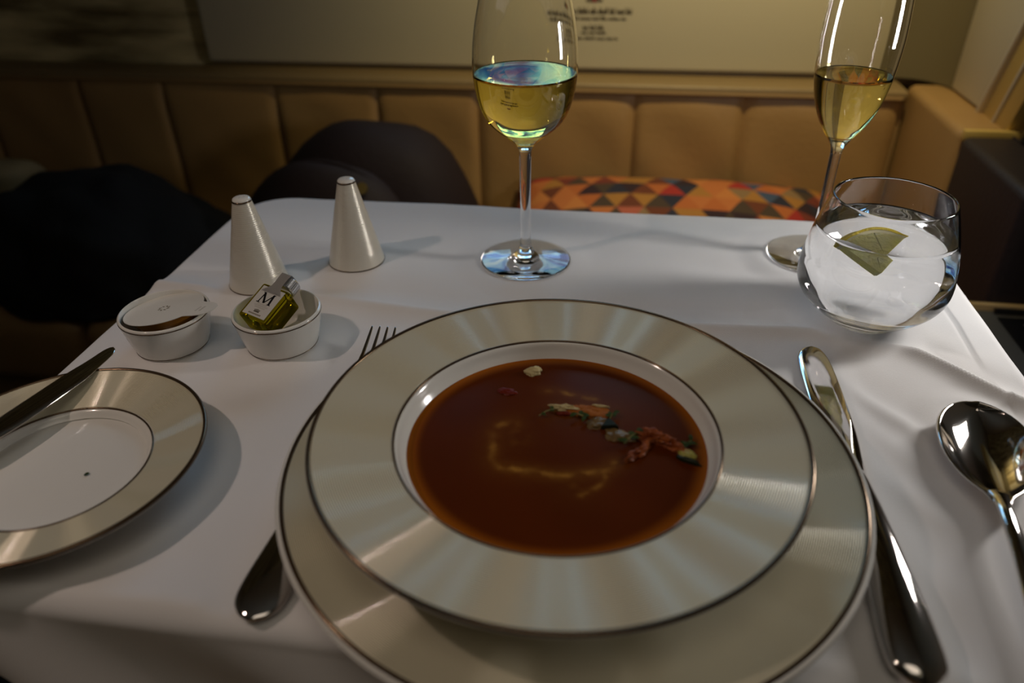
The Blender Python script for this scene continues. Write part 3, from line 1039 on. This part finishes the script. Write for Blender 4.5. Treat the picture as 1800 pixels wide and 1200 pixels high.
for k in range(8):
    an = k * PI / 4
    b2 = boxr(-0.0009, 0.0009, -0.00045, 0.00045, 0, 0.0001)
    b2.transform(Matrix.Translation((0.0030 * math.cos(an), 0.0030 * math.sin(an), 0.01138)) @ Matrix.Rotation(an + 0.6, 4, 'Z'))
    me_ = bpy.data.meshes.new('t')
    b2.to_mesh(me_)
    bm.from_mesh(me_)
    b2.free()
    bpy.data.meshes.remove(me_)
obj('printed_emblem', bm, M['lidprint'], pc, smooth=False)
bm = bmesh.new()
for ln, (y0, n_) in enumerate(((-0.002, 5), (0.0010, 7))):
    for k in range(n_):
        xx = 0.0262 + ln * 0.0030
        yy = -0.0032 + k * 0.0011 * (7 / n_) * 0.85
        boxr(xx, xx + 0.0015, yy, yy + 0.0006, 0.01138, 0.01146, bm=bm)
obj('tab_print', bm, M['lidfaint'], pc, smooth=False)

# oil bottle
P1, P2 = Vector((-0.1635, 0.4023, 0.0275)), Vector((-0.1455, 0.4215, 0.0385))
ex = Vector((0.0185, -0.0109, -0.0012)).normalized()
ey = (P2 - P1)
ey = (ey - ex * ey.dot(ex)).normalized()
ez = ex.cross(ey).normalized()
ob = thing('oil_bottle', 'small square oil bottle with silver cap and white M label', 'bottle', tuple(P1), 0)
ob.rotation_mode = 'QUATERNION'
ob.rotation_quaternion = Matrix((ex, ey, ez)).transposed().to_quaternion()
BW, BD, BL = 0.0230, 0.0165, 0.0268
bb = box(BW, BL, BD, 0.0016, 3, (0, BL / 2, -BD / 2))
obj('body', bb, M['oil'], ob, sharp=50)
obj('shoulder', loft([((0, BL - 0.0004, -BD / 2), (1, 0, 0), (0, 0, 1), BW / 2 - 0.002, BD / 2 - 0.002), ((0, BL + 0.0022, -BD / 2), (1, 0, 0), (0, 0, 1), 0.0060, 0.0058),
                      ((0, BL + 0.0042, -BD / 2), (1, 0, 0), (0, 0, 1), 0.0056, 0.0056)], 24, 2.2), M['glass'], ob, sharp=50)
capb = bmesh.new()
ng = 40
rings = []
for y, sc in ((BL + 0.0030, 1.02), (BL + 0.0036, 1.06), (BL + 0.0042, 1.0), (BL + 0.0105, 1.0), (BL + 0.0113, 0.93)):
    ring = []
    for k in range(ng * 2):
        an = 2 * PI * k / (ng * 2)
        r = 0.0066 * sc * (1 + (0.03 if (k % 2 and y < BL + 0.011 and y > BL + 0.0040) else 0))
        ring.append(capb.verts.new((r * math.cos(an), y, -BD / 2 + 0.0005 + r * math.sin(an))))
    rings.append(ring)
for A, B in zip(rings[:-1], rings[1:]):
    for k in range(ng * 2):
        j = (k + 1) % (ng * 2)
        capb.faces.new((A[k], A[j], B[j], B[k]))
capb.faces.new(rings[0])
capb.faces.new(rings[-1])
obj('cap', capb, M['cap'], ob, sharp=25)
# label with a neck strip that runs over the cap and down its far side
lb = boxr(-0.0092, 0.0092, 0.0022, 0.0248, 0.00005, 0.00022)
obj('label', lb, M['label'], ob, smooth=False)
sl = bmesh.new()
path = [(y - 0.0012, z, w_) for y, z, w_ in [(0.0222, 0.00028, 0.0085), (0.0250, 0.00032, 0.0062), (0.0280, 0.0002, 0.0042), (0.0315, 0.0004, 0.0038), (0.0382, 0.0003, 0.0040), (0.0396, -0.0012, 0.0042), (0.0399, -0.0070, 0.0048), (0.0397, -0.0120, 0.0050)]]
pp = catmull(path, 4)
va = [(sl.verts.new((-w_, y, z)), sl.verts.new((w_ * 0.95, y, z))) for y, z, w_ in pp]
for (a1, b1), (a2, b2) in zip(va[:-1], va[1:]):
    sl.faces.new((a1, b1, b2, a2))
bmesh.ops.solidify(sl, geom=list(sl.faces), thickness=0.00012)
obj('paper_seal', sl, M['seal'], ob, sharp=30)


def text(body, size, loc, parent, m, name, rot=(0, 0, 0), ext=0.00004, shear=0.0, xs=1.0):
    cu = bpy.data.curves.new(name, 'FONT')
    cu.body = body
    cu.size = size
    cu.extrude = ext
    cu.align_x = 'CENTER'
    cu.shear = shear
    o = bpy.data.objects.new(name, cu)
    C.objects.link(o)
    dg = bpy.context.evaluated_depsgraph_get()
    me = bpy.data.meshes.new_from_object(o.evaluated_get(dg))
    C.objects.unlink(o)
    bpy.data.objects.remove(o)
    o2 = bpy.data.objects.new(name, me)
    me.materials.clear()
    me.materials.append(m)
    C.objects.link(o2)
    o2.parent = parent
    o2.location = loc
    o2.rotation_euler = rot
    o2.scale = (xs, 1, 1)
    return o2


# serif capital M drawn as strokes
bm = bmesh.new()


def stroke(x0, y0, x1, y1, wd):
    v = Vector((x1 - x0, y1 - y0, 0))
    nrm = Vector((-v.y, v.x, 0)).normalized() * wd / 2
    a = Vector((x0, y0, 0))
    b = Vector((x1, y1, 0))
    q = [a + nrm, b + nrm, b - nrm, a - nrm]
    lo = [bm.verts.new(p_) for p_ in q]
    hi = [bm.verts.new(p_ + Vector((0, 0, 0.00012))) for p_ in q]
    bm.faces.new(lo[::-1])
    bm.faces.new(hi)
    for i in range(4):
        j = (i + 1) % 4
        bm.faces.new((lo[i], lo[j], hi[j], hi[i]))


for s_ in ((-0.0044, 0, -0.0036, 0.0078, 0.0008), (-0.0038, 0.0078, 0.0000, 0.0004, 0.0015), (0.0, 0.0004, 0.0038, 0.0078, 0.0008), (0.0036, 0.0078, 0.0044, 0, 0.0015),
           (-0.0058, 0.0, -0.0030, 0.0, 0.0005), (0.0030, 0.0, 0.0058, 0.0, 0.0005), (-0.0050, 0.0078, -0.0032, 0.0078, 0.0005), (0.0032, 0.0078, 0.0050, 0.0078, 0.0005)):
    stroke(*s_)
o = obj('letter_m', bm, M['black'], ob, smooth=False, loc=(0, 0.0126, 0.00020))
# faint small print and the crown-like mark
bm = bmesh.new()
rnd = random.Random(4)
for y0, hwid in ((0.0112, 0.0040), (0.0099, 0.0052), (0.0086, 0.0040)):
    x = -hwid
    while x < hwid:
        g = rnd.uniform(0.0004, 0.0007)
        boxr(x, x + g, y0, y0 + 0.0009, 0.00020, 0.00027, bm=bm)
        x += g + 0.0003
obj('small_print', bm, M['lidfaint'], ob, smooth=False)
bm = bmesh.new()
for k in range(-2, 3):
    h = 0.0022 - 0.0003 * abs(k)
    stroke(k * 0.0006, 0.0, k * 0.0011, h, 0.0005)
stroke(-0.0022, 0.0, 0.0022, 0.0, 0.0006)
obj('printed_crown', bm, M['ink'], ob, smooth=False, loc=(0, 0.0056, 0.00020))
bm = bmesh.new()
x = -0.0050
while x < 0.0050:
    g = rnd.uniform(0.0006, 0.0009)
    boxr(x, x + g, 0.0034, 0.0044, 0.00020, 0.00027, bm=bm)
    x += g + 0.00035
obj('maker_print', bm, M['lidprint'], ob, smooth=False)

# ------------------------------------------------------------------ glasses
def lip_arc(o, i, n=7):
    c = np.array([(o[0] + i[0]) / 2, (o[1] + i[1]) / 2])
    v = np.array(o) - c
    t = np.array([-v[1], v[0]])
    return [tuple(c + v * math.cos(PI * k / n) + t * math.sin(PI * k / n)) for k in range(1, n)]


def stemware(name, label, cat, loc, outer, lip, foot, wall, floor_z):
    """outer: bowl outside from stem junction up to lip (r, z); foot: top face from stem down to edge"""
    t = thing(name, label, cat, loc, 0)
    bo = catmull(outer, 7)
    j = next(i for i, q in enumerate(bo) if q[1] > floor_z)
    inner = [q for q in offset(bo, wall) if q[1] > floor_z + 0.0006]
    inner_up = [(0.0, floor_z)] + catmull([(0.0, floor_z), (inner[0][0] * 0.6, floor_z + 0.0001), inner[0]], 5)[1:-1] + inner
    rim_o, rim_i = bo[-1], inner_up[-1]
    prof = bo + lip_arc(rim_o, rim_i) + inner_up[::-1]
    obj('bowl', lathe(prof, 128), M['glass'], t, sharp=0)
    st = catmull([foot[0], (foot[0][0] * 0.80, foot[0][1] + 0.006), (outer[0][0] * 0.92, (foot[0][1] + outer[0][1]) * 0.5), outer[0]], 10)
    obj('stem', lathe(st, 64), M['glass'], t, sharp=0)
    fp = catmull(foot, 6) + [(foot[-1][0] + 0.0003, foot[-1][1] - 0.0005), (foot[-1][0] - 0.0002, 0.0004), (foot[-1][0] - 0.0012, 0.0001), (foot[-1][0] * 0.5, 0.0006), (0, 0.0009)]
    obj('foot', lathe(fp, 128), M['glass'], t, sharp=0)
    return t, inner_up


def liquid(name, label, cat, loc, inner_up, level, m):
    # the liquid wets the wall: its side lies a hair inside the glass
    P = [q for q in inner_up if q[1] < level - 0.0004]
    a, b = [(q0, q1) for q0, q1 in zip(inner_up[:-1], inner_up[1:]) if q1[1] >= level][0]
    tt = (level - a[1]) / (b[1] - a[1])
    re = a[0] + (b[0] - a[0]) * tt
    prof = [(0, P[0][1] - 0.00012)] + [(r + 0.00012, z - 0.00006) for r, z in P[1:]] + [(re + 0.00012, level + 0.0005), (re - 0.0003, level + 0.0002), (re - 0.0010, level + 0.00005), (re - 0.002, level), (re * 0.5, level), (0, level)]
    o = obj(name, lathe(prof, 128), M[m], None, sharp=0, loc=loc)
    return tag(o, label, cat)


wl = (0.0118, 0.5311, 0.0004)
w_outer = [(0.0043, 0.0845), (0.0050, 0.0895), (0.0085, 0.0945), (0.0150, 0.0998), (0.0215, 0.1050), (0.0268, 0.1105), (0.0312, 0.1185), (0.0342, 0.1290), (0.0358, 0.1400), (0.0363, 0.1500), (0.0356, 0.1620), (0.0336, 0.1760), (0.0306, 0.1900), (0.0275, 0.2050), (0.0262, 0.2120)]
wall = lambda z: 0.0009 + 0.0022 * max(0, (0.112 - z) / 0.02) * (z < 0.112)
_, w_in = stemware('wine_glass', 'stemmed glass of white wine at the table centre', 'glass', wl, w_outer, None,
                   [(0.0052, 0.0105), (0.0078, 0.0068), (0.0120, 0.0046), (0.0200, 0.0030), (0.0290, 0.0020), (0.0350, 0.0013)], wall, 0.0968)
liquid('white_wine', 'white wine half filling the central wine glass', 'wine', wl, w_in, 0.1428, 'wine')
fl = (0.2385, 0.5314, 0.0004)
f_outer = [(0.0038, 0.0820), (0.0046, 0.0870), (0.0075, 0.0925), (0.0118, 0.0985), (0.0165, 0.1060), (0.0212, 0.1170), (0.0243, 0.1290), (0.0261, 0.1420), (0.0271, 0.1560), (0.0272, 0.1680), (0.0263, 0.1850), (0.0246, 0.2050), (0.0228, 0.2250)]
wall2 = lambda z: 0.0010 + 0.0022 * max(0, (0.105 - z) / 0.02) * (z < 0.105)
_, f_in = stemware('champagne_flute', 'tall champagne flute behind the water tumbler', 'glass', fl, f_outer, None,
                   [(0.0050, 0.0105), (0.0076, 0.0068), (0.0120, 0.0046), (0.0200, 0.0030), (0.0290, 0.0020), (0.0350, 0.0013)], wall2, 0.0955)
liquid('champagne', 'pale champagne in the lower part of the flute', 'champagne', fl, f_in, 0.1385, 'champagne')

tl = (0.2400, 0.4375, 0.0003)
t_outer = catmull([(0.0238, 0.0012), (0.0275, 0.0045), (0.0355, 0.0105), (0.0430, 0.0185), (0.0470, 0.0265), (0.0478, 0.0340), (0.0470, 0.0430), (0.0452, 0.0540), (0.0424, 0.0660), (0.0393, 0.0770), (0.0362, 0.0866)], 6)
t_in = [q for q in offset(t_outer, 0.0013) if q[1] > 0.0185]
t_inner = [(0, 0.0110)] + catmull([(0.0, 0.0110), (0.016, 0.0113), (0.030, 0.0135), t_in[0]], 6)[1:-1] + t_in
prof = [(0, 0.0008), (0.018, 0.0006), (0.0205, 0.0), (0.0225, 0.0001)] + t_outer + lip_arc(t_outer[-1], t_in[-1]) + t_inner[::-1]
tm = obj('water_tumbler', lathe(prof, 144), M['glass'], None, sharp=0, loc=tl)
tag(tm, 'rounded stemless tumbler of water at the right of the table', 'glass')
liquid('tumbler_water', 'clear water with lemon in the rounded tumbler', 'water', tl, t_inner, 0.0655, 'water')

# lemon wedge half under the water
lm = thing('lemon_wedge', 'yellow lemon wedge floating in the water tumbler', 'lemon', (0.2310, 0.4185, 0.0435), 0)
lm.rotation_euler = (math.radians(47), math.radians(-3), math.radians(3))
RL, TH = 0.0290, 0.0065


def sector(r0, r1, a0, a1, th, n=20):
    b = bmesh.new()
    top, botv = [], []
    arr = []
    for z in (0, th):
        inn = [b.verts.new((r0 * math.cos(a0 + (a1 - a0) * i / n), r0 * math.sin(a0 + (a1 - a0) * i / n), z)) for i in range(n + 1)] if r0 > 0 else [b.verts.new((0, 0, z))]
        out = [b.verts.new((r1 * math.cos(a0 + (a1 - a0) * i / n), r1 * math.sin(a0 + (a1 - a0) * i / n), z)) for i in range(n + 1)]
        arr.append((inn, out))
    for s, (inn, out) in enumerate(arr):
        for i in range(n):
            q = (inn[i], out[i], out[i + 1], inn[i + 1]) if r0 > 0 else (inn[0], out[i], out[i + 1])
            b.faces.new(q if s else q[::-1])
    (i0, o0), (i1, o1) = arr
    for i in range(n):
        b.faces.new((o0[i], o0[i + 1], o1[i + 1], o1[i]))
        if r0 > 0:
            b.faces.new((i0[i + 1], i0[i], i1[i], i1[i + 1]))
    b.faces.new((i0[0], o0[0], o1[0], i1[0]))
    b.faces.new((o0[-1], i0[-1], i1[-1], o1[-1]))
    return b


for a0, a1 in ((0.80, 1.545), (1.575, 2.34)):
    obj('flesh', sector(0.0008, RL - 0.0036, a0, a1, TH), M['lemonflesh'], lm, sharp=40)
obj('pith', sector(RL - 0.0037, RL - 0.0016, 0.78, 2.36, TH), M['pith'], lm, sharp=40)
obj('rind', sector(RL - 0.0017, RL, 0.77, 2.37, TH + 0.0003), M['lemonrind'], lm, sharp=40)

# ------------------------------------------------------------------ cutlery
# dinner knife: tip away, handle towards the diner
def place(t, x0, y0, x1, y1, z=0.0):
    t.location = (x0, y0, z)
    t.rotation_euler.z = math.atan2(y1 - y0, x1 - x0)
    return math.hypot(x1 - x0, y1 - y0)


kn = thing('dinner_knife', 'steel dinner knife with rounded tip, right of the charger', 'knife')
L = place(kn, 0.1900, 0.3975, 0.1530, 0.1640, 0.0004)
obj('blade', blade_loft([(0.0, 0.0012, 0.0028, 0.0010, 0.0006), (0.002, 0.001, 0.0028, 0.0048, 0.0009), (0.008, 0.0002, 0.0028, 0.0080, 0.0012), (0.020, 0, 0.0028, 0.0098, 0.0015), (0.05, 0.0, 0.0030, 0.0104, 0.0018),
                         (0.085, 0.0, 0.0034, 0.0098, 0.0021), (0.110, 0.0, 0.0042, 0.0075, 0.0026), (0.122, 0, 0.0048, 0.0062, 0.0034)], 24, 2.0), M['steel'], kn, sharp=0)
obj('handle', blade_loft([(0.120, 0, 0.0048, 0.0058, 0.0036), (0.128, 0, 0.0052, 0.0064, 0.0042), (0.15, 0, 0.0056, 0.0080, 0.0048), (0.18, 0, 0.0058, 0.0100, 0.0052), (0.21, 0, 0.0058, 0.0116, 0.0054), (0.228, 0, 0.0056, 0.0114, 0.0052),
                          (L - 0.003, 0, 0.0054, 0.0080, 0.0044), (L, 0, 0.0052, 0.0040, 0.0024), (L + 0.001, 0, 0.0052, 0.0006, 0.0005)], 28, 2.3), M['steel'], kn, sharp=0)

fk = thing('dinner_fork', 'steel dinner fork partly under the left side of the charger', 'fork')
L = place(fk, -0.0838, 0.4170, -0.1105, 0.2005, 0.0004)
for i in range(4):
    yo = (i - 1.5) * 0.0056
    obj('tine', blade_loft([(0.0, yo * 0.92, 0.0105, 0.0005, 0.0004), (0.004, yo * 0.94, 0.0090, 0.0009, 0.0007), (0.02, yo * 0.98, 0.0048, 0.0013, 0.0009), (0.036, yo, 0.0026, 0.0017, 0.0010), (0.046, yo, 0.0022, 0.0024, 0.0010)], 12, 2.4), M['steel'], fk, sharp=0)
obj('neck', blade_loft([(0.040, 0, 0.0022, 0.0102, 0.0009), (0.050, 0, 0.0022, 0.0108, 0.0010), (0.062, 0, 0.0026, 0.0092, 0.0012), (0.074, 0, 0.0036, 0.0042, 0.0016), (0.085, 0, 0.0044, 0.0028, 0.0020), (0.10, 0, 0.0046, 0.0030, 0.0020)], 20, 2.3), M['steel'], fk, sharp=0)
obj('handle', blade_loft([(0.098, 0, 0.0046, 0.0030, 0.0020), (0.12, 0, 0.0042, 0.0040, 0.0020), (0.15, 0, 0.0036, 0.0064, 0.0020), (0.18, 0, 0.0032, 0.0096, 0.0021), (0.200, 0, 0.0032, 0.0116, 0.0022), (0.211, 0, 0.0032, 0.0110, 0.0022),
                          (L - 0.001, 0, 0.0032, 0.0070, 0.0018), (L + 0.0015, 0, 0.0032, 0.0025, 0.0010), (L + 0.002, 0, 0.0032, 0.0004, 0.0004)], 24, 2.3), M['steel'], fk, sharp=0)

sn = thing('soup_spoon', 'large steel soup spoon at the far right of the table', 'spoon')
bx, by = 0.2585, 0.3270
sn.location = (bx, by, 0.0006)
ang = math.atan2(0.2520 - by, 0.2285 - bx)
sn.rotation_euler.z = ang
BLn = math.hypot(0.2520 - by, 0.2285 - bx)
bm = bmesh.new()
NU, NV = 40, 28
grid = []
ctr = catmull([(0.0, 0.0), (0.003, 0.0098), (0.011, 0.0176), (0.024, 0.0220), (0.040, 0.0222), (0.056, 0.0186), (0.068, 0.0120), (0.076, 0.0062), (BLn + 0.002, 0.0042)], 6)
cx = np.array([q[0] for q in ctr])
cw = np.array([q[1] for q in ctr])
for i in range(NU + 1):
    x = cx[-1] * (0.5 - 0.5 * math.cos(PI * i / NU)) if i < NU else cx[-1]
    wv = float(np.interp(x, cx, cw))
    dep = 0.0092 * (max(0, 1 - ((x - 0.036) / 0.044) ** 2)) ** 0.8
    row = []
    for k in range(NV + 1):
        s = -1 + 2 * k / NV
        zz = 0.0108 - dep * (1 - abs(s) ** 2.4) + (0.004 * sstep(x, 0.066, 0.08) * 0.4)
        row.append(bm.verts.new((x, s * wv, zz)))
    grid.append(row)
for i in range(NU):
    for k in range(NV):
        bm.faces.new((grid[i][k], grid[i + 1][k], grid[i + 1][k + 1], grid[i][k + 1]))
bmesh.ops.remove_doubles(bm, verts=bm.verts, dist=1e-6)
bw = obj('bowl', bm, M['steel'], sn, sharp=0)
sm = bw.modifiers.new('thickness', 'SOLIDIFY')
sm.thickness = 0.0014
sm.offset = -1
# handle bends slightly: bowl axis turns into the handle axis
hx, hy = 0.2000, 0.1500
dl = Vector((hx - bx, hy - by, 0))
ca2, sa2 = math.cos(-ang), math.sin(-ang)
lx, ly = dl.x * ca2 - dl.y * sa2, dl.x * sa2 + dl.y * ca2
obj('handle', blade_loft([(0.0745, 0, 0.0108, 0.0050, 0.0014), (0.080, 0.0002, 0.0116, 0.0040, 0.0020), (0.092, ly * 0.05, 0.0132, 0.0034, 0.0024), (0.11, ly * 0.22, 0.0134, 0.0038, 0.0024), (0.14, ly * 0.52, 0.0112, 0.0052, 0.0022), (lx, ly, 0.0070, 0.0078, 0.0020),
                          (lx + 0.02, ly * 1.16, 0.0046, 0.0096, 0.0020), (lx + 0.034, ly * 1.26, 0.0032, 0.0080, 0.0018), (lx + 0.039, ly * 1.3, 0.0032, 0.0020, 0.0010)], 20, 2.3), M['steel'], sn, sharp=0)

bk = thing('butter_knife', 'dark shining butter knife laid across the bread plate', 'knife')
L = place(bk, -0.2412, 0.3830, -0.3030, 0.2240, 0.0178)
obj('blade', blade_loft([(0.0, -0.0030, 0.0016, 0.0006, 0.0004), (0.0015, -0.0026, 0.0016, 0.0026, 0.0006), (0.006, -0.0018, 0.0016, 0.0044, 0.0008), (0.018, -0.0006, 0.0016, 0.0058, 0.0011), (0.035, 0, 0.0016, 0.0078, 0.0013), (0.07, 0, 0.0016, 0.0084, 0.0015), (0.09, 0, 0.0018, 0.0070, 0.0020), (0.10, 0, 0.0020, 0.0050, 0.0024)], 22, 2.0), M['steel'], bk, sharp=0)
obj('handle', blade_loft([(0.098, 0, 0.0020, 0.0046, 0.0026), (0.12, 0, 0.0022, 0.0060, 0.0030), (0.15, 0, 0.0022, 0.0082, 0.0032), (L - 0.004, 0, 0.0022, 0.0080, 0.0030), (L, 0, 0.0022, 0.0030, 0.0014), (L + 0.0006, 0, 0.0022, 0.0005, 0.0004)], 22, 2.3), M['steel'], bk, sharp=0)
